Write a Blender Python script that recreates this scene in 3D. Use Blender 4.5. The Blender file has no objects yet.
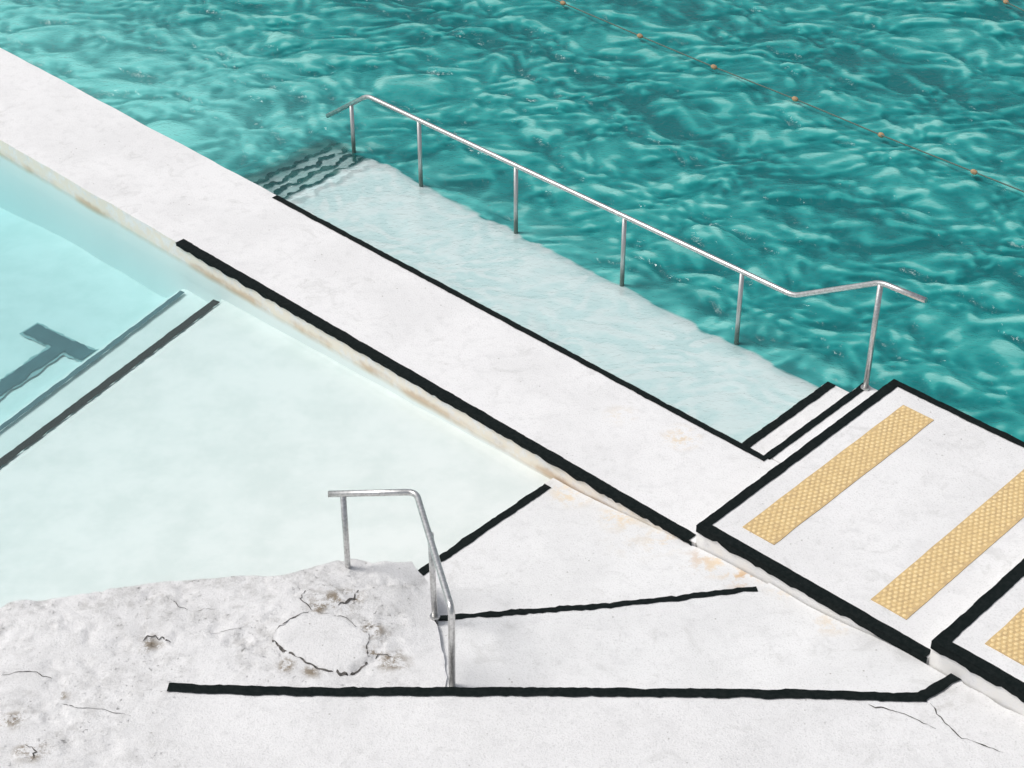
import bpy, bmesh, math, random
import numpy as np
from mathutils import Vector, noise, geometry
random.seed(4); rng=np.random.default_rng(7)
sc=bpy.context.scene
col=sc.collection
# ---------------------------------------------------------------- survey frame
H=9.5; PITCH=math.radians(36.0); F=1920.0
SP,CP=math.sin(PITCH),math.cos(PITCH)
AX,AY=0.7245,-0.6893      # along the pool wall
BX,BY=0.6893,0.7245       # across the pool wall
def S(u,v,z=0.0):
    """plan survey: sight line from the balcony down to a horizontal level z"""
    du=u-512; w=384-v
    k=(H-z)/(SP*F-CP*w)
    return Vector((k*du,k*(CP*F+SP*w),z))
def W(s,t,z=0.0): return Vector((AX*s+BX*t,AY*s+BY*t,z))
def ST(x,y): return (AX*x+AY*y, BX*x+BY*y)
def sm(a,b,x):
    q=min(1,max(0,(x-a)/(b-a))); return q*q*(3-2*q)
# ---------------------------------------------------------------- camera, light
cd=bpy.data.cameras.new("camera"); cam=bpy.data.objects.new("camera",cd); col.objects.link(cam)
cd.sensor_width=36; cd.lens=36*F/1024; cd.clip_end=2000; cd.clip_start=0.1
cam.location=(0,0,H); cam.rotation_euler=(math.radians(90)-PITCH,0,0); sc.camera=cam
sc.view_settings.view_transform='Standard'; sc.view_settings.look='None'; sc.view_settings.exposure=0
SUN_EL=math.radians(56); SUN_AZ=math.radians(-88)   # azimuth from +Y toward +X
world=bpy.data.worlds.new("World"); sc.world=world; world.use_nodes=True
nt=world.node_tree; nt.nodes.clear()
sky=nt.nodes.new('ShaderNodeTexSky'); sky.sky_type='NISHITA'; sky.sun_disc=False
sky.sun_elevation=SUN_EL; sky.sun_rotation=SUN_AZ; sky.dust_density=4; sky.air_density=1.0
hs=nt.nodes.new('ShaderNodeHueSaturation'); hs.inputs['Saturation'].default_value=0.35
bg=nt.nodes.new('ShaderNodeBackground'); bg.inputs['Strength'].default_value=0.118
wo=nt.nodes.new('ShaderNodeOutputWorld')
nt.links.new(sky.outputs[0],hs.inputs['Color']); nt.links.new(hs.outputs[0],bg.inputs[0]); nt.links.new(bg.outputs[0],wo.inputs[0])
sd=bpy.data.lights.new("sun",'SUN'); sd.energy=1.8; sd.angle=math.radians(16); sd.color=(1,0.965,0.92)
sun=bpy.data.objects.new("sun",sd); col.objects.link(sun)
dirv=Vector((math.sin(SUN_AZ)*math.cos(SUN_EL),math.cos(SUN_AZ)*math.cos(SUN_EL),math.sin(SUN_EL)))
sun.rotation_euler=dirv.to_track_quat('Z','Y').to_euler()
# ---------------------------------------------------------------- materials
class NB:
    def __init__(self,name):
        self.m=bpy.data.materials.new(name); self.m.use_nodes=True
        self.t=self.m.node_tree; self.t.nodes.clear()
        self.out=self.n('OutputMaterial')
        self.geo=self.n('NewGeometry')
    def n(self,ty,**kw):
        nd=self.t.nodes.new('ShaderNode'+ty)
        for k,v in kw.items(): setattr(nd,k,v)
        return nd
    def l(self,a,b): self.t.links.new(a,b)
    def put(self,inp,v):
        if isinstance(v,bpy.types.NodeSocket): self.l(v,inp)
        else: inp.default_value=v
    def math(self,op,a,b=0.0,c=None,clamp=False):
        nd=self.n('Math',operation=op,use_clamp=clamp); self.put(nd.inputs[0],a); self.put(nd.inputs[1],b)
        if c is not None: self.put(nd.inputs[2],c)
        return nd.outputs[0]
    def mix(self,f,a,b,mode='MIX'):
        nd=self.n('Mix',data_type='RGBA',blend_type=mode); self.put(nd.inputs[0],f)
        self.put(nd.inputs[6],a if not isinstance(a,tuple) else (*a,1)); self.put(nd.inputs[7],b if not isinstance(b,tuple) else (*b,1))
        return nd.outputs[2]
    def noise(self,scale,detail=4,rough=.55,dist=0,vec=None,ty='FBM'):
        nd=self.n('TexNoise'); nd.noise_type=ty
        nd.inputs['Scale'].default_value=scale; nd.inputs['Detail'].default_value=detail
        nd.inputs['Roughness'].default_value=rough; nd.inputs['Distortion'].default_value=dist
        self.l(vec if vec is not None else self.geo.outputs['Position'],nd.inputs['Vector'])
        return nd.outputs[0]
    def mapr(self,v,a,b,c=0.0,d=1.0,smooth=True):
        nd=self.n('MapRange'); nd.interpolation_type='SMOOTHSTEP' if smooth else 'LINEAR'
        self.put(nd.inputs[0],v); nd.inputs[1].default_value=a; nd.inputs[2].default_value=b
        nd.inputs[3].default_value=c; nd.inputs[4].default_value=d
        return nd.outputs[0]
    def attr(self,name):
        nd=self.n('Attribute',attribute_name=name); return nd.outputs['Fac']
    def mapping(self,scale,rot=0.0):
        nd=self.n('Mapping'); nd.inputs['Scale'].default_value=scale; nd.inputs['Rotation'].default_value=(0,0,rot)
        self.l(self.geo.outputs['Position'],nd.inputs['Vector']); return nd.outputs[0]
    def zpos(self):
        s=self.n('SeparateXYZ'); self.l(self.geo.outputs['Position'],s.inputs[0]); return s.outputs[2]
    def bump(self,h,strength,dist,prev=None):
        nd=self.n('Bump'); nd.inputs['Strength'].default_value=strength; nd.inputs['Distance'].default_value=dist
        self.l(h,nd.inputs['Height'])
        if prev is not None: self.l(prev,nd.inputs['Normal'])
        return nd.outputs[0]
    def spot(self,p,r):
        nd=self.n('VectorMath',operation='DISTANCE'); self.l(self.geo.outputs['Position'],nd.inputs[0]); nd.inputs[1].default_value=p
        return self.mapr(nd.outputs['Value'],0.0,r,1.0,0.0)
    def principled(self,colr,rough=.8,normal=None,metal=0.0,spec=.3):
        p=self.n('BsdfPrincipled'); self.put(p.inputs['Base Color'],colr if not isinstance(colr,tuple) else (*colr,1))
        self.put(p.inputs['Roughness'],rough); p.inputs['Metallic'].default_value=metal
        p.inputs['Specular IOR Level'].default_value=spec
        if normal is not None: self.l(normal,p.inputs['Normal'])
        self.l(p.outputs[0],self.out.inputs['Surface']); return p

def concrete(name,base=(.80,.80,.80),stains=(),tan=None,rock=False,bumpk=1.0):
    b=NB(name)
    n1=b.noise(1.3,5,.6); n2=b.noise(9,6,.65); n3=b.noise(75,3,.7)
    c=b.mix(b.mapr(n1,.38,.66),base,tuple(x*.93 for x in base))
    c=b.mix(b.mapr(n2,.48,.72,0,.45),c,tuple(x*.80 for x in base))
    c=b.mix(b.mapr(n3,.50,.76,0,.50),c,(.44,.44,.43))
    v=b.n('TexVoronoi'); v.inputs['Scale'].default_value=11; b.l(b.geo.outputs['Position'],v.inputs['Vector'])
    sp=b.math('MULTIPLY',b.mapr(v.outputs['Distance'],.05,.10,1,0),b.mapr(n1,.50,.6))
    c=b.mix(b.math('MULTIPLY',sp,.7),c,(.30,.29,.27))
    c=b.mix(b.mapr(b.noise(3.2,7,.7,1.2),.55,.70,0,.34),c,(.50,.50,.49))
    for (p,r,cc,k) in stains:
        f=b.math('MULTIPLY',b.spot(p,r),b.mapr(n2,.44,.60))
        c=b.mix(b.math('MULTIPLY',f,k,clamp=True),c,cc)
    if tan:
        z=b.zpos()
        sn=b.n('SeparateXYZ'); b.l(b.geo.outputs['Normal'],sn.inputs[0])
        side=b.mapr(b.math('ABSOLUTE',sn.outputs[2]),.3,.8,1,0)
        above=b.mapr(z,-.24,-.17)
        deep=b.math('MULTIPLY',side,b.mapr(z,-.24,-.17,1,0))
        c=b.mix(deep,c,(.88,.89,.89))  # submerged sides painted brighter to lift the shaded wall
        side=b.math('MULTIPLY',side,above)
        c=b.mix(b.math('MULTIPLY',side,b.mapr(n2,.36,.58,.15,1)),c,tan)
        low=b.mapr(b.math('ADD',z,b.math('MULTIPLY',n2,.12)),-.10,-.04,1,0)
        c=b.mix(b.math('MULTIPLY',b.math('MULTIPLY',low,side),b.mapr(n1,.40,.58,.10,.85)),c,(.60,.45,.31))
    h=b.math('ADD',b.math('MULTIPLY',n2,.6),b.math('MULTIPLY',n3,.5))
    if rock:
        r=b.attr('rock')
        big=b.noise(1.7,6,.66,.9); f2=b.noise(10,8,.76)
        g=b.math('MULTIPLY',b.mapr(big,.42,.58,.05,1),b.mapr(f2,.42,.62,.05,1))
        c=b.mix(b.math('MULTIPLY',b.math('MULTIPLY',g,r),.60),c,(.42,.415,.405))
        pits=b.mapr(b.noise(27,5,.76),.61,.67,0,1)
        c=b.mix(b.math('MULTIPLY',b.math('MULTIPLY',pits,b.mapr(big,.50,.60,.05,1)),b.math('MULTIPLY',r,.70)),c,(.19,.18,.165))
        br=b.attr('brown')
        c=b.mix(b.math('MULTIPLY',br,b.mapr(f2,.44,.55,0,.9)),c,(.22,.175,.12))
        h=b.math('ADD',h,b.math('MULTIPLY',b.math('SUBTRACT',b.math('MULTIPLY',f2,1.2),b.math('MULTIPLY',b.math('MULTIPLY',pits,b.mapr(big,.44,.60,.10,1)),1.3)),r))
    nm=b.bump(h,.6*bumpk,.012)
    b.principled(c,.85,nm,spec=.2)
    return b.m

RUST=(.60,.39,.20); OCH=(.77,.64,.46)
def foot(s,z=-.1): return tuple(W(s,8.90,z))
st1=[(tuple(S(682,437,0)),.22,(.74,.58,.36),.7),(tuple(S(620,415,0)),.2,OCH,.3)]
M_walk=concrete("white_wall_paint",(.82,.82,.825),st1,tan=(.81,.75,.66))
st2=[(tuple(S(742,578,0)),.20,RUST,.9),(tuple(S(705,565,-.06)),.24,RUST,.55),(foot(-7.8,-.15),.26,OCH,.9),(foot(-7.3),.24,OCH,.9),(foot(-6.8),.24,OCH,.8),(foot(-6.3,-.02),.24,OCH,.8),(tuple(S(640,540,-.1)),.4,OCH,.2)]
M_ramp=concrete("ramp_paint",(.78,.785,.79),st2)
M_land=concrete("landing_paint",(.79,.795,.80),[(tuple(S(790,590,.0)),.26,OCH,.6),(foot(-5.3,.03),.22,OCH,.5)])
M_plat=concrete("platform_paint",(.81,.81,.815),[(tuple(S(985,560,.17)),.3,(.5,.5,.48),.4)],tan=(.81,.80,.775))
M_ground=concrete("weathered_concrete",(.80,.80,.805),[(tuple(S(940,700,.14)),.3,(.45,.43,.40),.35)],rock=True,bumpk=1.3)

def blackpaint(name,k=1.0):
    b=NB(name)
    n=b.noise(30,5,.7); 
    c=b.mix(b.mapr(n,.35,.7),(.004*k,.008*k,.008*k),(.012*k,.016*k,.016*k))
    c=b.mix(b.mapr(b.noise(55,4,.8),.70,.78,0,.4),c,(.30,.30,.28))
    b.principled(c,.75,b.bump(n,.5,.006),spec=.10); return b.m
M_black=blackpaint("black_line_paint")
M_blackwet=blackpaint("submerged_black_paint",.6)
def simple(name,c1,c2,scale=20,rough=.6,metal=0,bump=.2,spec=.4,detail=5):
    b=NB(name); n=b.noise(scale,detail,.65)
    b.principled(b.mix(b.mapr(n,.35,.68),c1,c2),rough,b.bump(n,bump,.004),metal,spec); return b.m
M_steel=simple("brushed_steel",(.72,.72,.71),(.52,.52,.51),40,.30,.92,.12)
b=NB("tide_stained_steel"); n=b.noise(45,5,.7)
lowf=b.mapr(b.math('ADD',b.zpos(),b.math('MULTIPLY',n,-.10)),-.16,.06,1,0)
p=b.principled(b.mix(lowf,b.mix(n,(.72,.72,.71),(.52,.52,.51)),(.12,.17,.15)),.35,b.bump(n,.15,.004))
b.l(b.math('MULTIPLY',b.math('SUBTRACT',1.0,lowf),.92),p.inputs['Metallic']); M_post=b.m
M_tbase=simple("tactile_base",(.68,.50,.25),(.54,.39,.21),25,.8,spec=.15)
M_tdome=simple("tactile_dome",(.84,.66,.36),(.74,.56,.29),9,.75,spec=.15)
M_crack=simple("crack_dark",(.05,.048,.045),(.16,.15,.14),30,.9)  # dark grey colour of the crack ribbons
M_rope=simple("rope_fibre",(.07,.14,.13),(.14,.18,.14),60,.8)
M_float=simple("orange_float",(.46,.29,.15),(.30,.21,.13),30,.7)
M_poolfloor=simple("pool_floor_paint",(.85,.86,.855),(.76,.79,.78),2.4,.8,0,.1,detail=8)
M_ledge=simple("submerged_ledge_paint",(.86,.87,.87),(.74,.78,.785),5.0,.8,0,.1)
M_sea=simple("sea_bed_rock",(.02,.12,.12),(.04,.2,.19),1,.9)
M_tmark=simple("lane_marking",(.055,.13,.155),(.07,.16,.185),4,.8)
M_tblur=simple("lane_marking_blur_edge",(.28,.42,.44),(.38,.52,.53),7,.8)  # paler rim colour imitating the marking's blur seen through water

# pool water (calm, absorbing)
b=NB("shallow_pool_water")
tr=b.n('BsdfTransparent'); tr.inputs[0].default_value=(1,1,1,1)
df=b.n('BsdfDiffuse'); df.inputs[0].default_value=(.70,.86,.84,1)
m1=b.n('MixShader'); m1.inputs[0].default_value=.07; b.l(tr.outputs[0],m1.inputs[1]); b.l(df.outputs[0],m1.inputs[2])
gl=b.n('BsdfGlossy'); gl.inputs['Roughness'].default_value=.06
nm=b.bump(b.noise(2.6,3,.5,.4),.12,.04); b.l(nm,gl.inputs['Normal'])
fr=b.n('Fresnel'); fr.inputs[0].default_value=1.30; b.l(nm,fr.inputs['Normal'])
m2=b.n('MixShader'); b.l(fr.outputs[0],m2.inputs[0]); b.l(m1.outputs[0],m2.inputs[1]); b.l(gl.outputs[0],m2.inputs[2])
b.l(m2.outputs[0],b.out.inputs['Surface'])
va=b.n('VolumeAbsorption'); va.inputs['Color'].default_value=(0.0,.76,.80,1); va.inputs['Density'].default_value=.34
b.l(va.outputs[0],b.out.inputs['Volume'])
M_pool=b.m
# sea pool water (rippled, turbid)
b=NB("rippled_sea_water")
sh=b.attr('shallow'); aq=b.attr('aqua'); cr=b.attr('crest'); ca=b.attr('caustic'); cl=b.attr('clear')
mp=b.mapping((1.0,1.5,1.0),math.radians(22))
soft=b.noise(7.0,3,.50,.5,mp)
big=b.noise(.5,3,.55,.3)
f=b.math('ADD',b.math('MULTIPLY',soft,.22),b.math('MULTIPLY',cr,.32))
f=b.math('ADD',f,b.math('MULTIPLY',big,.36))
f=b.math('ADD',f,b.math('MULTIPLY',ca,.15))  # caustic light pattern baked into the water's body colour
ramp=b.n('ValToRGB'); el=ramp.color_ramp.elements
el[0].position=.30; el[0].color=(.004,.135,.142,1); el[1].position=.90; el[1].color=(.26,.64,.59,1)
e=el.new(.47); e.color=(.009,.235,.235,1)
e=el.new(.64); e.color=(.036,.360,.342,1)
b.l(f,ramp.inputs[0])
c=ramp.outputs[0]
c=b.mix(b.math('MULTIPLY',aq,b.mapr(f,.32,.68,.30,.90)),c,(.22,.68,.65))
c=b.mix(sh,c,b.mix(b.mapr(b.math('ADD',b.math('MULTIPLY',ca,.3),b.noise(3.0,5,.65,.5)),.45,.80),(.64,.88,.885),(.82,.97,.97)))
nm=b.bump(b.noise(13,3,.6,.6,mp),.7,.028)
df=b.n('BsdfDiffuse'); b.l(c,df.inputs[0])
vn=b.n('VectorMath',operation='MULTIPLY_ADD'); b.l(b.geo.outputs['Normal'],vn.inputs[0]); vn.inputs[1].default_value=(.28,.28,.28); vn.inputs[2].default_value=(0,0,.72)
vn2=b.n('VectorMath',operation='NORMALIZE'); b.l(vn.outputs[0],vn2.inputs[0]); b.l(vn2.outputs[0],df.inputs['Normal'])
tr=b.n('BsdfTransparent'); tr.inputs[0].default_value=(.88,.985,.985,1)
m1=b.n('MixShader'); b.l(cl,m1.inputs[0]); b.l(df.outputs[0],m1.inputs[1]); b.l(tr.outputs[0],m1.inputs[2])
gl=b.n('BsdfGlossy'); gl.inputs['Roughness'].default_value=.08; b.l(nm,gl.inputs['Normal'])
fr=b.n('Fresnel'); fr.inputs[0].default_value=1.45; b.l(nm,fr.inputs['Normal'])
m2=b.n('MixShader'); b.l(fr.outputs[0],m2.inputs[0]); b.l(m1.outputs[0],m2.inputs[1]); b.l(gl.outputs[0],m2.inputs[2])
b.l(m2.outputs[0],b.out.inputs['Surface'])
M_seawater=b.m
# ---------------------------------------------------------------- mesh helpers
def obj(name,me,mats,parent=None,kind=None,label=None,cat=None,group=None):
    o=bpy.data.objects.new(name,me); col.objects.link(o)
    for m in mats: me.materials.append(m)
    if parent: o.parent=parent
    if kind: o["kind"]=kind
    if label: o["label"]=label
    if cat: o["category"]=cat
    if group: o["group"]=group
    return o
def pip(poly,x,y):
    r=False; n=len(poly); j=n-1
    for i in range(n):
        xi,yi=poly[i]; xj,yj=poly[j]
        if (yi>y)!=(yj>y) and x<(xj-xi)*(y-yi)/(yj-yi)+xi: r=not r
        j=i
    return r
def pip_np(poly,X,Y):
    r=np.zeros(X.shape,bool); n=len(poly); j=n-1
    for i in range(n):
        xi,yi=poly[i]; xj,yj=poly[j]
        if yi!=yj:
            c=((yi>Y)!=(yj>Y))&(X<(xj-xi)*(Y-yi)/(yj-yi)+xi); r^=c
        j=i
    return r
def slab(name,poly,zf,bottom,mats,res=.06,win=None,attrs=None,wob=.004,extra=None,**kw):
    """cast slab: surface follows zf, vertical sides down to bottom"""
    P=[(p[0],p[1]) for p in poly]; B=[]
    for i in range(len(P)):
        a=P[i]; c=P[(i+1)%len(P)]; L=math.dist(a,c); n=max(1,min(400,int(L/max(res,.05))))
        for k in range(n):
            q=k/n; x=a[0]+(c[0]-a[0])*q; y=a[1]+(c[1]-a[1])*q
            if k>0:
                x+=wob*noise.noise((x*4,y*4,1)); y+=wob*noise.noise((x*4,y*4,9))
            B.append((x,y))
    xs=[p[0] for p in B]; ys=[p[1] for p in B]
    x0,x1,y0,y1=min(xs),max(xs),min(ys),max(ys)
    if win: gx0,gx1,gy0,gy1=max(x0,win[0]),min(x1,win[1]),max(y0,win[2]),min(y1,win[3])
    else: gx0,gx1,gy0,gy1=x0,x1,y0,y1
    X,Y=np.meshgrid(np.arange(gx0,gx1,res),np.arange(gy0,gy1,res)); X=X.ravel();Y=Y.ravel()
    X=X+rng.uniform(-.2,.2,X.shape)*res; Y=Y+rng.uniform(-.2,.2,Y.shape)*res
    k=pip_np(B,X,Y); X=X[k];Y=Y[k]
    pts=[Vector(p) for p in B]+[Vector((float(x),float(y))) for x,y in zip(X,Y)]
    n=len(B)
    r=geometry.delaunay_2d_cdt(pts,[(i,(i+1)%n) for i in range(n)],[],1,1e-4)
    V,Fc=r[0],r[2]
    bm=bmesh.new()
    vs=[bm.verts.new((v.x,v.y,zf(v.x,v.y))) for v in V]
    for f in Fc:
        try:
            fc=bm.faces.new([vs[i] for i in f]); fc.normal_update()
            if fc.normal.z<0: fc.normal_flip()
            fc.smooth=True
        except ValueError: pass
    bm.verts.ensure_lookup_table()
    be=[e for e in bm.edges if len(e.link_faces)==1]
    r=bmesh.ops.extrude_edge_only(bm,edges=be)
    for g in r['geom']:
        if isinstance(g,bmesh.types.BMVert): g.co.z=bottom
    for e in be: e.smooth=False
    bmesh.ops.delete(bm,geom=[v for v in bm.verts if not v.link_faces],context='VERTS')
    me=bpy.data.meshes.new(name); bm.to_mesh(me); bm.free()
    if attrs:
        for an,fn in attrs.items():
            a=me.attributes.new(an,'FLOAT','POINT')
            a.data.foreach_set('value',[fn(v.co.x,v.co.y) for v in me.vertices])
    return obj(name,me,mats,**kw)
def ribbon_bm(bm,pts,width,zf,lift=.005,wob=.008,seed=0,step=.03,taper=False,mat=0):
    """hand-painted stripe following a surface"""
    P=[Vector((p[0],p[1])) for p in pts]; D=[]
    for a,c in zip(P[:-1],P[1:]):
        n=max(1,int((c-a).length/step))
        for k in range(n): D.append(a.lerp(c,k/n))
    D.append(P[-1]); rows=[]; L=0; N=len(D)
    for i,p in enumerate(D):
        t=(D[min(i+1,N-1)]-D[max(i-1,0)]).normalized(); nrm=Vector((-t.y,t.x))
        if i: L+=(p-D[i-1]).length
        w=width/2
        if taper: w*=max(.08,math.sin(math.pi*min(.98,max(.02,i/(N-1)))))**.6*(0.55+.9*abs(noise.noise((L*9,seed,0))))
        a=w+wob*noise.noise((L*6,seed,3))+wob*.6*noise.noise((L*22,seed,5))
        c=w+wob*noise.noise((L*6,seed,13))+wob*.6*noise.noise((L*22,seed,17))
        e0=p+nrm*a; e1=p-nrm*c
        rows.append([bm.verts.new((e.x,e.y,zf(e.x,e.y)+lift)) for e in (e0,e1)])
    for r0,r1 in zip(rows[:-1],rows[1:]):
        f=bm.faces.new((r0[0],r1[0],r1[1],r0[1])); f.normal_update(); f.material_index=mat
        if f.normal.z<0: f.normal_flip()
def stripe(name,pts,width,zf,mat,parent,**kw):
    bm=bmesh.new(); ribbon_bm(bm,pts,width,zf,**kw)
    me=bpy.data.meshes.new(name); bm.to_mesh(me); bm.free()
    return obj(name,me,[mat],parent=parent)
def face_stripe(name,p0,p1,ztop,h,out,mat,parent,seed=0,off=.012):
    """paint carried over a slab edge onto its vertical face"""
    bm=bmesh.new(); L=(p1-p0).length; n=int(L/.04); prev=None; o=Vector((out[0],out[1],0))*off
    for i in range(n+1):
        p=p0.lerp(p1,i/n)+o
        zb=ztop-h-.022*noise.noise((i*.3,seed,2))-.016*noise.noise((i*.9,seed,6))
        r=[bm.verts.new((p.x,p.y,ztop+.0085)),bm.verts.new((p.x,p.y,zb))]
        if prev: bm.faces.new((prev[0],prev[1],r[1],r[0]))
        prev=r
    me=bpy.data.meshes.new(name); bm.to_mesh(me); bm.free()
    return obj(name,me,[mat],parent=parent)
def fillet(pts,r):
    out=[pts[0]]
    for i in range(1,len(pts)-1):
        p=pts[i]; a=(pts[i-1]-p); c=(pts[i+1]-p); ra=min(r,a.length*.45); rc=min(r,c.length*.45)
        A=p+a.normalized()*ra; C=p+c.normalized()*rc
        for k in range(9):
            q=k/8; out.append(A*(1-q)**2+p*2*q*(1-q)+C*q*q)
    out.append(pts[-1]); return out
def tube_bm(bm,pts,r,seg=16,cap=True):
    rings=[]; N=len(pts); up=None
    for i,p in enumerate(pts):
        t=(pts[min(i+1,N-1)]-pts[max(i-1,0)]).normalized()
        if up is None: up=t.orthogonal().normalized()
        up=(up-t*up.dot(t)).normalized(); sd_=t.cross(up)
        rings.append([bm.verts.new(p+(up*math.cos(2*math.pi*k/seg)+sd_*math.sin(2*math.pi*k/seg))*r) for k in range(seg)])
    for a,c in zip(rings[:-1],rings[1:]):
        for k in range(seg):
            f=bm.faces.new((a[k],a[(k+1)%seg],c[(k+1)%seg],c[k])); f.smooth=True
    if cap:
        bm.faces.new(rings[0][::-1]); bm.faces.new(rings[-1])
def tube(name,pts,r,mat,parent,flange=None):
    bm=bmesh.new(); tube_bm(bm,pts,r)
    if flange:
        p=flange; tube_bm(bm,[Vector((p.x,p.y,p.z-.004)),Vector((p.x,p.y,p.z+.012))],r*1.7,24)
    bmesh.ops.recalc_face_normals(bm,faces=bm.faces)
    me=bpy.data.meshes.new(name); bm.to_mesh(me); bm.free()
    return obj(name,me,[mat],parent=parent)
def empty(name,loc,**kw):
    o=bpy.data.objects.new(name,None); col.objects.link(o); o.empty_display_size=.2
    for k,v in kw.items(): o[k]=v
    return o

# ---------------------------------------------------------------- big bed
bm=bmesh.new(); R=600
for p in ((-R,-R),(R,-R),(R,R),(-R,R)): bm.verts.new((p[0],p[1],-3.0))
bm.faces.new(bm.verts); me=bpy.data.meshes.new("sea_bed"); bm.to_mesh(me); bm.free()
obj("ground",me,[M_sea],kind="structure",label="dark sea bed under the pool water")

T0,T1=8.945,10.16; SMARK=-12.82
def nz(amp,f,seed=0): return lambda x,y: amp*noise.fractal((x*f,y*f,seed),1.0,2.0,3)
n_w=nz(.002,1.2,1)
z_walk=lambda x,y: n_w(x,y)
walk=slab("pool_wall_walkway",[W(-40,T0),W(-6.6,T0),W(-6.6,T1),W(-40,T1)],z_walk,-2.5,[M_walk],res=.07,win=(-9,4,8,24),wob=.012,kind="structure",label="white painted concrete walkway between two pools")
stripe("edge_stripe",[W(SMARK,T1-.035),W(-6.83,T1-.035)],.065,z_walk,M_black,walk,seed=1)
stripe("edge_stripe",[W(SMARK-.02,T0+.026),W(-6.65,T0+.026)],.10,z_walk,M_black,walk,seed=2,lift=.007,wob=.008)
face_stripe("edge_stripe",W(SMARK-.02,T0),W(-6.62,T0),0,.03,(-BX,-BY),M_black,walk,3,off=.016)
# platform steps
PZ=.17; PT0=8.955; PT1=11.53
z_p=lambda x,y: PZ+n_w(x,y)
plat=slab("tactile_platform",[W(-6.6,PT0),W(-4.55,PT0),W(-4.55,PT1),W(-6.6,PT1)],z_p,-2.5,[M_plat],res=.08,kind="structure",label="white concrete platform with black painted borders")
stripe("edge_stripe",[W(-6.56,PT0),W(-6.56,PT1)],.085,z_p,M_black,plat,seed=4,lift=.006)
stripe("edge_stripe",[W(-6.6,PT0+.028),W(-4.56,PT0+.028)],.09,z_p,M_black,plat,seed=5,lift=.008,wob=.006)
stripe("edge_stripe",[W(-6.6,PT1-.035),W(-4.56,PT1-.035)],.07,z_p,M_black,plat,seed=6,lift=.008)
face_stripe("edge_stripe",W(-6.6,PT0),W(-4.55,PT0),PZ,.055,(-BX,-BY),M_black,plat,7)
PZ2=.34
z_p2=lambda x,y: PZ2+n_w(x,y)
plat2=slab("upper_platform",[W(-4.54,PT0),W(3,PT0),W(3,PT1),W(-4.54,PT1)],z_p2,-2.5,[M_plat],res=.10,win=(2,7,6,13),kind="structure",label="raised white concrete step with black painted border")
stripe("edge_stripe",[W(-4.485,PT0),W(-4.485,PT1)],.10,z_p2,M_black,plat2,seed=8,lift=.006)
stripe("edge_stripe",[W(-4.54,PT0+.028),W(3,PT0+.028)],.09,z_p2,M_black,plat2,seed=9,lift=.008,wob=.006)
stripe("edge_stripe",[W(-4.54,PT1-.035),W(3,PT1-.035)],.07,z_p2,M_black,plat2,seed=10,lift=.008)
face_stripe("edge_stripe",W(-4.54,PT0),W(3,PT0),PZ2,.065,(-BX,-BY),M_black,plat2,11)
# steps down into the sea pool
z_s1=lambda x,y: 0.0+n_w(x,y)
s1=slab("pool_step",[W(-6.88,T1+.013),W(-6.603,T1+.013),W(-6.603,PT1-.01),W(-6.88,PT1-.01)],z_s1,-2.5,[M_plat],res=.07,kind="structure",label="white concrete step with black nosing leading into water")
stripe("edge_stripe",[W(-6.845,T1-.02),W(-6.845,PT1-.01)],.07,z_s1,M_black,s1,seed=12)
z_s2=lambda x,y: -.15+n_w(x,y)
s2=slab("pool_step",[W(-7.22,T1+.013),W(-6.884,T1+.013),W(-6.884,PT1-.02),W(-7.22,PT1-.02)],z_s2,-2.5,[M_plat],res=.07,kind="structure",label="white concrete step with black nosing leading into water")
stripe("edge_stripe",[W(-7.175,T1+.02),W(-7.175,PT1-.02)],.085,z_s2,M_black,s2,seed=13)
# submerged ledge
n_l=nz(.006,.9,5)
z_l=lambda x,y: -.29+n_l(x,y)
led=slab("submerged_ledge",[W(-13.0,T1+.013),W(-7.224,T1+.013),W(-7.224,PT1+.2),W(-13.0,PT1+.35)],z_l,-2.9,[M_ledge],res=.10,kind="structure",label="pale painted ledge just under the sea pool surface")
for i,(s_,z_) in enumerate(((-13.0,-.29),(-13.16,-.30),(-13.32,-.31),(-13.48,-.32),(-13.64,-.33))):
    zz=lambda x,y,z_=z_: z_
    if i: 
        lo=.02 if i<4 else .5
        k=slab("submerged_step",[W(s_-lo,T1+.013),W(s_+.138,T1+.013),W(s_+.138,PT1+.5),W(s_-lo,PT1+.5)],zz,-2.9,[M_ledge],res=.1,kind="structure",label="underwater step with black nosing")
    else: k=led
    pts=[W(s_+.035+.022*math.sin(j*.62+i*1.9)+.014*math.sin(j*1.5+i*2.3)+.02*noise.noise((j*.7,i*3,0)),T1+.02+j*.04,0) for j in range(0,39)]
    stripe("edge_stripe",pts,.050,lambda x,y,z_=z_:z_+ (n_l(x,y) if i==0 else 0),M_blackwet,k,seed=20+i,wob=.045,lift=.012,step=.012)
# ---------------------------------------------------------------- shore slabs
L2=[(438,616),(470,613),(520,610),(560,607),(610,603),(650,599),(690,594),(725,590),(757,587)]
L3=[(445,690),(520,691),(600,691),(700,692),(800,693),(880,695),(930,695),(957,676)]
n_c=nz(.006,1.0,8)
def z_c(x,y):
    s,t=ST(x,y); return -.155+.165*sm(-8.05,-5.9,s)+n_c(x,y)
def z_d(x,y):
    s,t=ST(x,y); return .03+.09*sm(-5.6,-4.6,s)+.095*sm(0,-.45,x)*sm(9.85,9.50,y)+n_c(x,y)
polyC=[W(-8.04,T0-.015),W(-8.0,7.3),S(400,630,-.1)]+[S(u,v+12,.0) for u,v in L2]+[W(-5.7,PT0-.014),W(-6.6,PT0-.014)]
ramp_o=slab("pool_ramp",polyC,z_c,-2.5,[M_ramp],res=.05,kind="structure",label="white painted concrete slab sloping into shallow pool")
stripe("edge_stripe",[W(-8.0,T0-.12),W(-7.99,7.35)],.075,z_c,M_black,ramp_o,seed=30,wob=.014)
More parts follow.
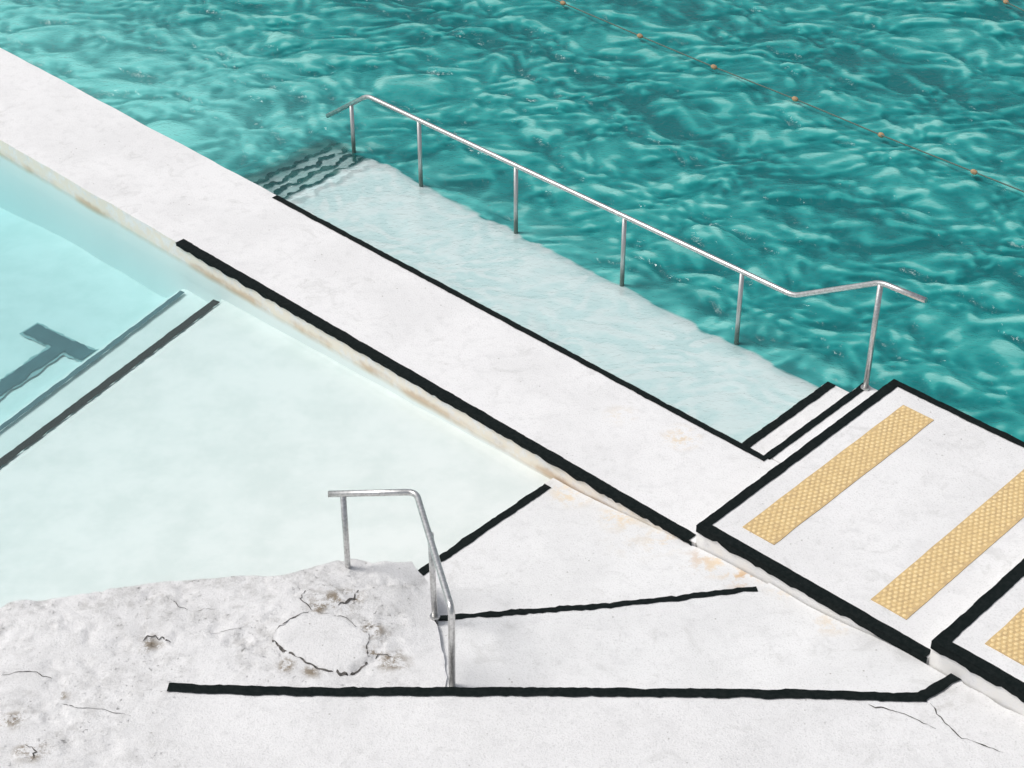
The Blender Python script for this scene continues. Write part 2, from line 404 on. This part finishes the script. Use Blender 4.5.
E3=[S(u,v+14,.1) for u,v in L3]
polyD=[S(u,v,.03) for u,v in L2]+[W(-5.9,PT0-.014),W(-4.5,PT0-.014),W(-4.2,PT0-.014)]+E3[::-1]+[S(440,660,.08)]
land_o=slab("lower_landing",polyD,z_d,-2.5,[M_land],res=.05,kind="structure",label="white painted concrete landing between black lines")
stripe("edge_stripe",[S(u,v+2.5,.03) for u,v in L2],.055,z_d,M_black,land_o,seed=31,wob=.022)
# foreground ground with rock crust
RB=[(-700,700),(-300,640),(0,606),(60,597),(110,588),(170,580),(225,577),(285,575),(315,566),(345,559),(385,557),(412,561),(424,574),(430,590),(437,620),(444,655),(446,684)]
def rockmask(x,y):
    s=sm(9.15,9.75,y+.25*noise.noise((x*1.5,y*1.5,3)))*(1-sm(-.85,-.48,x+.22*noise.noise((x*4,y*4,3))))
    s2=.9*(1-sm(-3.2,-1.8,x+.6*noise.noise((x*1.2,y*1.2,4))))*sm(8.0,8.5,y)
    return min(1,max(s,s2,.10))
plate=[(272,640),(276,630),(288,621),(300,619),(313,613),(330,616),(343,617),(352,625),(367,631),(364,645),(369,655),(356,662),(347,670),(335,667),(322,664),(310,656),(298,654),(284,649)]
plateW=[tuple(S(u,v,.18)[:2]) for u,v in plate]
def z_e(x,y):
    m=rockmask(x,y) if y<12 else 0
    rise=.05*sm(9.3,10.25,y)*(1-sm(-1.5,-.45,x))
    drop=-.07*sm(-.95,-.45,x)*sm(9.50,9.85,y)
    n=noise.fractal((x*1.6,y*1.6,2),.8,2.1,5)*.008+ noise.fractal((x*9,y*9,7),.6,2.1,5)*.006
    hole=-.016*sm(.20,.34,noise.fractal((x*3.1,y*3.1,11),.6,2,5))
    pl=0.0
    if m>.2 and pip(plateW,x,y): n*=.1; hole=0; pl=.012
    return .14+rise+(drop if x<0 else 0)+max(0,m-.1)/.9*(n+hole+pl)+n_c(x,y)
BR=[((335,599),.15),((318,606),.10),((352,592),.09),((150,640),.09),((392,655),.14),((374,648),.10),((30,745),.12),((285,660),.08),((60,690),.06),((372,628),.12),((12,715),.1),((310,668),.08)]
BRW=[(S(u,v,.19),r) for (u,v),r in BR]
def brown(x,y):
    if pip(plateW,x,y): return 0.0
    m=0
    for p,r in BRW:
        d=math.hypot(x-p.x,(y-p.y)*1.3)/r; m=max(m,1-sm(.2,1.3,d+.8*noise.noise((x*12,y*12,4))))
    return m
def rk(x,y):
    m=rockmask(x,y)
    if pip(plateW,x,y): m*=.15
    return m
polyE=[S(u,v,.19 if 0<=u<400 else .12) for u,v in RB]+[S(u,v-2,.14) for u,v in L3]+[W(-4.25,PT0-.015),W(2,PT0-.015),Vector((14,0,0)),Vector((-14,0,0))]
ground=slab("pool_deck",polyE,z_e,-2.5,[M_ground,M_crack],res=.028,win=(-5.2,5.2,7.9,11.2),attrs={'rock':rk,'brown':brown},kind="structure",label="weathered pale concrete and rock deck beside pool",wob=.04)
CR=[([(272,640),(282,649),(300,655),(318,665),(332,668),(348,671),(369,656),(368,632)],.026),([(272,640),(277,629),(290,620),(313,612)],.012),([(313,612),(332,615),(346,617),(367,631)],.007),
    ([(338,606),(352,598),(358,588)],.022),([(312,612),(300,600),(306,592)],.010),([(368,654),(380,650),(392,652)],.010),
    ([(868,703),(900,712),(920,720),(936,728)],.011),([(930,702),(945,722),(962,738),(985,745),(1003,752)],.013),
    ([(140,640),(155,634),(170,640)],.014),([(60,700),(95,705),(130,712)],.006),([(0,672),(30,668),(55,676)],.009),
    ([(24,740),(36,748),(30,757)],.014),([(205,632),(240,628)],.006),([(170,600),(190,612),(215,610)],.005)]
bm=bmesh.new(); bm.from_mesh(ground.data)
for i,(pl,w) in enumerate(CR):
    pp=[]
    for (a,c) in zip(pl[:-1],pl[1:]):
        for k in range(4):
            q=k/4; u=a[0]+(c[0]-a[0])*q+4.0*noise.noise((a[0]+k*3.3,i,0)); v=a[1]+(c[1]-a[1])*q+4.0*noise.noise((a[1]+k*2.7,i,5))
            pp.append((u,v))
    pp.append(pl[-1])
    ribbon_bm(bm,[S(u,v,.15 if u>400 else .18) for u,v in pp],w,z_e,lift=.004,wob=w*.6,seed=40+i,step=.012,taper=True,mat=1)
bm.to_mesh(ground.data); bm.free()
L3f=[(168,687),(200,688.5),(260,690.5),(330,691.5),(400,691)]+[(450,691.5)]+[(520,691.5),(600,692),(700,692.5),(800,694),(880,696),(926,697)]
stripe("edge_stripe",[S(u,v+1,.14) for u,v in L3f],.082,z_e,M_black,ground,seed=50,wob=.016,lift=.009)
stripe("edge_stripe",[S(922,697,.14),S(958,676,.14)],.085,z_e,M_black,ground,seed=51,wob=.016,lift=.012)
# ---------------------------------------------------------------- shallow pool
A0,A1=S(-60,510,-.36),S(217,302,-.36)
B0,B1=S(-60,477,-.50),S(183,294,-.50)
sA=[ST(p.x,p.y) for p in (A0,A1)]; sB=[ST(p.x,p.y) for p in (B0,B1)]
def sline(P,t): 
    (a,ta),(c,tc)=P; return a+(c-a)*(t-ta)/(tc-ta)
def z_floor(x,y):
    s,t=ST(x,y); a=sline(sA,t); bb=sline(sB,t)
    if s>a: z=-.21-.15*min(1,max(0,(-8.2-s)/(-8.2-a)))
    elif s>bb: z=-.36-.14*sm(0,.03,a-s)
    else: z=-.50-.28*sm(0,.45,bb-s)-.22*sm(1.6,4.5,bb-s)
    return z
xs=np.arange(-30,-7.9,.06); ts=np.arange(0,8.96,.08)
def grid(name,ss,tt,zfn,mats,**kw):
    v=[];
    for s in ss:
        for t in tt:
            p=W(s,t); v.append((p.x,p.y,zfn(p.x,p.y)))
    n=len(tt); f=[(i*n+j,(i+1)*n+j,(i+1)*n+j+1,i*n+j+1) for i in range(len(ss)-1) for j in range(n-1)]
    me=bpy.data.meshes.new(name); me.from_pydata(v,[],f); me.update()
    for p_ in me.polygons: p_.use_smooth=True
    return obj(name,me,mats,**kw)
pf=grid("pool_floor",xs,ts,z_floor,[M_poolfloor],kind="structure",label="pale painted floor of shallow pool")
stripe("floor_line",[A0,A1],.085,lambda x,y:-.36,M_blackwet,pf,seed=60,lift=.015,wob=.010)
stripe("floor_line",[B0,B1],.055,lambda x,y:-.48,M_tmark,pf,seed=61,lift=.01,wob=.010)
TA=[S(30,328,-.755),S(89,356,-.755)]; TB=[S(-60,430,-.755),S(60,347,-.755)]
tz=lambda d: (lambda x,y: max(-.765,z_floor(x,y)+.004)+d)
def ext(P,e):
    d=(P[1]-P[0]).normalized(); return [P[0]-d*e,P[1]+d*e]
stripe("lane_mark",ext(TA,.025),.235,tz(0),M_tblur,pf,seed=62,lift=0,wob=.03)  # wider pale underlay, painted blur around the marking
stripe("lane_mark",TB,.215,tz(.003),M_tblur,pf,seed=63,lift=0,wob=.03)
stripe("lane_mark",TA,.185,tz(.007),M_tmark,pf,seed=64,lift=0,wob=.03)
stripe("lane_mark",TB,.160,tz(.011),M_tmark,pf,seed=65,lift=0,wob=.03)
WZ=-.175
bm=bmesh.new(); c8=[]
for z in (WZ,-2.6):
    for s,t in ((-40,-4),(-7.9,-4),(-7.9,T0+.03),(-40,T0+.03)): c8.append(bm.verts.new(W(s,t,z)))
bm.faces.new(c8[0:4]); bm.faces.new(c8[4:8][::-1])
for i in range(4): bm.faces.new((c8[i],c8[4+i],c8[4+(i+1)%4],c8[(i+1)%4]))
bmesh.ops.recalc_face_normals(bm,faces=bm.faces)
me=bpy.data.meshes.new("shallow_pool_water"); bm.to_mesh(me); bm.free()
obj("shallow_pool_water",me,[M_pool],kind="structure",label="calm pale turquoise pool water")
# ---------------------------------------------------------------- sea pool water
def axis(lo,a,bb,hi,st):
    mid=np.arange(a,bb,st); L=[];x=a;d=st
    while x>lo: d*=1.35; x-=d; L.append(x)
    R_=[];x=mid[-1];d=st
    while x<hi: d*=1.35; x+=d; R_.append(x)
    return np.array(L[::-1]+list(mid)+R_)
ss=axis(-300,-21,-2.5,300,.02)
tt=np.arange(T1-.04,22.5,.02); x=tt[-1];d=.02;ex=[]
while x<400: d*=1.35;x+=d;ex.append(x)
tt=np.concatenate([tt,ex])
SS,TT=np.meshgrid(ss,tt,indexing='ij')
Xw=AX*SS+BX*TT; Yw=AY*SS+BY*TT
fade=np.clip((SS+24)/3,0,1)*np.clip((0-SS)/3,0,1)*np.clip((25-TT)/3,0,1)
Zr=lambda: np.zeros_like(Xw)
hgt,dx,dy,slt,sls,slL,hxx,hyy,hxy,sly=[Zr() for _ in range(10)]
N=110
warpx=.10*np.sin(Xw*1.9+Yw*.9+1)+.07*np.sin(Xw*3.7-Yw*2.3)+.04*np.sin(Xw*6.1+Yw*5.2); warpy=.10*np.sin(Yw*2.3-Xw*1.3+2)+.06*np.sin(Yw*4.7+Xw*3.1)+.04*np.sin(Yw*7.3-Xw*5.1)
for i in range(N):
    lam=.09*(.74/.09)**(rng.random()); k=2*math.pi/lam
    th=math.radians(70)+rng.normal()*math.radians(38)
    sl=.031*(1.0 if lam>.18 else .85); A=sl/k; ph=rng.random()*6.283
    cx,cy=math.cos(th),math.sin(th)
    arg=k*(cx*(Xw+warpx)+cy*(Yw+warpy))+ph
    sn_,cs_=np.sin(arg),np.cos(arg)
    hgt+=A*sn_; dx-=cx*A*cs_*.9; dy-=cy*A*cs_*.9
    st_t=sl*cs_*(cx*BX+cy*BY); slt+=st_t; sls+=sl*cs_*(cx*AX+cy*AY); sly+=sl*cs_*cy
    if lam>.15 : slL+=st_t
    if lam>.15:
        q=-sl*k*sn_; hxx+=q*cx*cx; hyy+=q*cy*cy; hxy+=q*cx*cy
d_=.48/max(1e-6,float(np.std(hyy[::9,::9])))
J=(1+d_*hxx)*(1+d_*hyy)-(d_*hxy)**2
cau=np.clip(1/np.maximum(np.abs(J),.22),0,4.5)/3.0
near=np.clip((TT-T1)/.25,0,1)
calm=np.where((TT<PT1+.1)&(SS>-13.8)&(SS<-6.5),.30,1.0)
g=fade*calm
hstd=float(np.std(hgt[::9,::9]))
Zw=-.20+hgt*g; XX=Xw+dx*g*near; YY=Yw+dy*g*near
n0,n1=SS.shape
co=np.stack([XX,YY,Zw],-1).reshape(-1,3)
idx=np.arange(n0*n1).reshape(n0,n1)
fa=np.stack([idx[:-1,:-1],idx[1:,:-1],idx[1:,1:],idx[:-1,1:]],-1).reshape(-1,4)
me=bpy.data.meshes.new("sea_pool_water"); me.vertices.add(len(co)); me.vertices.foreach_set('co',co.ravel())
me.loops.add(fa.size); me.loops.foreach_set('vertex_index',fa.ravel())
me.polygons.add(len(fa)); me.polygons.foreach_set('loop_start',np.arange(0,fa.size,4)); me.polygons.foreach_set('loop_total',np.full(len(fa),4))
me.polygons.foreach_set('use_smooth',np.ones(len(fa),bool)); me.update(); me.validate()
def smn(a,bb,x):
    q=np.clip((x-a)/(bb-a),0,1); return q*q*(3-2*q)
EDGE=PT1-.10+.10*np.clip((-7.5-SS)/5.5,0,1)
tp=TT+slL*.10-EDGE; sp_=SS+sls*.08
led_=smn(.015,-.015,tp)*smn(-13.0,-12.95,sp_)
stp=smn(.03,-.05,tp)*smn(-13.72,-13.52,sp_)*(1-led_)
clear=np.clip(led_*.46+stp*.74,0,1)
shal=np.clip(led_,0,1)
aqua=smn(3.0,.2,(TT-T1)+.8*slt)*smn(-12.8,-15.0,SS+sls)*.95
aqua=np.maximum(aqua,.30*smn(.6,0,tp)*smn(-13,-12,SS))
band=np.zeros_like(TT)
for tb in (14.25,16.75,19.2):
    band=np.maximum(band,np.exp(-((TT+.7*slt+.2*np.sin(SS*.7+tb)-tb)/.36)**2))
crest=np.clip(.5+.42*hgt/hstd,-.3,1.6)*.50+np.clip(.5-1.5*sly,-.3,1.3)*.50-.50*band  # wave height and slope lighting baked into body colour, darker along lane bands
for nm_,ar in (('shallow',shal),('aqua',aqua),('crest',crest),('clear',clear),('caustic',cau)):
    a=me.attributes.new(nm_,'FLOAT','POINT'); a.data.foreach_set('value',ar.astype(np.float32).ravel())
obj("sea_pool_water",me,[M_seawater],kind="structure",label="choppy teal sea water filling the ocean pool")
# ---------------------------------------------------------------- handrails
RT=11.49; RR=.024
r1=empty("handrail",None,label="long stainless steel handrail along the submerged ledge",category="handrail",group="steel pool handrails")
r1.location=W(-10.2,RT,-.3); bpy.context.view_layer.update()
def parent_keep(o,p): o.parent=p; o.matrix_parent_inverse=p.matrix_world.inverted()
def rpart(name,pts,par,r=RR,flange=None,mat=None):
    o=tube(name,pts,r,mat or M_steel,None,flange); parent_keep(o,par); return o
rail=[W(-13.56,RT,.085),W(-12.93,RT,.54),W(-7.64,RT,.55),W(-6.82,RT,1.05),W(-6.39,RT,1.07)]
rpart("rail",fillet(rail,.07),r1)
def railz(s):
    q=[(-13.56,.085),(-12.93,.54),(-7.64,.55),(-6.82,1.05),(-6.39,1.07)]
    for a,c in zip(q[:-1],q[1:]):
        if a[0]<=s<=c[0]: return a[1]+(c[1]-a[1])*(s-a[0])/(c[0]-a[0])
for s_ in (-13.18,-12.19,-10.88,-9.53,-8.19):
    rpart("post",[W(s_,RT,-.45),W(s_,RT,railz(s_)-.01)],r1,.021,mat=M_post)
rpart("post",[W(-6.82,RT-.02,-.02),W(-6.82,RT,1.04)],r1,.024,flange=W(-6.82,RT-.02,.006))
r2=empty("handrail",None,label="short stainless steel handrail standing on the rock edge",category="handrail",group="steel pool handrails")
r2.location=S(452,683,.14); bpy.context.view_layer.update()
b1=S(452,684,.14); b2=S(435,618,.07); 
t1=Vector((b1.x,b1.y,.84)); t2=Vector((b2.x-.012,b2.y,.86)); cn=S(416,492,.86); t3=S(328,494,.86); p3=S(343,494,.86)
rpart("rail",fillet([b1+Vector((0,0,-.03)),t1+Vector((.01,-.01,0)),cn,t3],.07),r2)
rpart("post",[Vector((b2.x,b2.y,.0)),t2],r2,.022,flange=Vector((b2.x,b2.y,z_e(b2.x,b2.y)+.008)))
rpart("post",[Vector((p3.x,p3.y,-.3)),Vector((p3.x,p3.y,.855))],r2,.022)
# ---------------------------------------------------------------- tactile paving
def tactile(s0,s1,zb,t0=9.17,t1=11.285):
    e=empty("tactile_paving",None,label="yellow dotted tactile paving strip on white platform",category="tactile paving",group="yellow tactile paving strips")
    e.location=W((s0+s1)/2,(t0+t1)/2,zb); bpy.context.view_layer.update()
    zz=lambda x,y: zb+n_w(x,y)+.006
    base=slab("base_plate",[W(s0,t0),W(s1,t0),W(s1,t1),W(s0,t1)],zz,zb-.01,[M_tbase],res=.08,wob=.006)
    parent_keep(base,e)
    bm=bmesh.new(); pitch=.045; j=0; t=t0+.022
    while t<t1-.02:
        s=s0+.024+(0 if j%2 else pitch/2)
        while s<s1-.018:
            if random.random()>.01:
                p=W(s,t); z=zb+n_w(p.x,p.y)+.0065; r=.0155*random.uniform(.92,1.06); pr=None; hgt_=random.uniform(.7,1.05)
                for (rr,hh) in ((r,0),(r*.85,.0035*hgt_),(r*.55,.0046*hgt_)):
                    ring=[bm.verts.new((p.x+rr*math.cos(k*math.pi/6),p.y+rr*math.sin(k*math.pi/6),z+hh)) for k in range(12)]
                    if pr:
                        for k in range(12): bm.faces.new((pr[k],pr[(k+1)%12],ring[(k+1)%12],ring[k]))
                    pr=ring
                bm.faces.new(pr)
            s+=pitch
        t+=pitch*.9; j+=1
    me=bpy.data.meshes.new("studs"); bm.to_mesh(me); bm.free()
    o=obj("studs",me,[M_tdome]); o["kind"]="stuff"; parent_keep(o,e)
tactile(-6.34,-6.045,PZ); tactile(-5.18,-4.875,PZ); tactile(-4.26,-3.955,PZ2)
# ---------------------------------------------------------------- float ropes
RZ=-.125
def floatrope(pts,floats,lab):
    e=empty("lane_rope",None,label=lab,category="lane rope",group="float ropes across the sea pool")
    e.location=S(*pts[0],-.15); bpy.context.view_layer.update()
    Q=[]
    for a,c in zip(pts[:-1],pts[1:]):
        for k in range(6):
            q=k/6; Q.append(S(a[0]+(c[0]-a[0])*q,a[1]+(c[1]-a[1])*q,RZ+.010*math.sin(k*1.1+a[0])))
    Q.append(S(*pts[-1],RZ))
    o=tube("rope",Q,.0075,M_rope,None); parent_keep(o,e)
    for (u,v) in floats:
        p=S(u,v,RZ); bm=bmesh.new()
        bmesh.ops.create_uvsphere(bm,u_segments=16,v_segments=10,radius=.027)
        d=(Q[-1]-Q[0]).normalized(); 
        for vv in bm.verts: vv.co.z*=1.5
        bmesh.ops.transform(bm,matrix=d.to_track_quat('Z','Y').to_matrix().to_4x4(),verts=bm.verts)
        for f in bm.faces: f.smooth=True
        me=bpy.data.meshes.new("rope_float"); bm.to_mesh(me); bm.free()
        o=obj("rope_float",me,[M_float]); o.location=p; bpy.context.view_layer.update(); parent_keep(o,e)
floatrope([(470,-40),(563,3),(640,36),(714,67),(795,99),(881,135),(974,172),(1080,214)],[(563,3),(640,36),(714,67),(795,99),(881,135),(974,172)],"thin dark rope with orange floats across choppy water")
floatrope([(940,-30),(1006,2),(1080,38)],[(1006,2)],"thin dark rope with one orange float on choppy water")
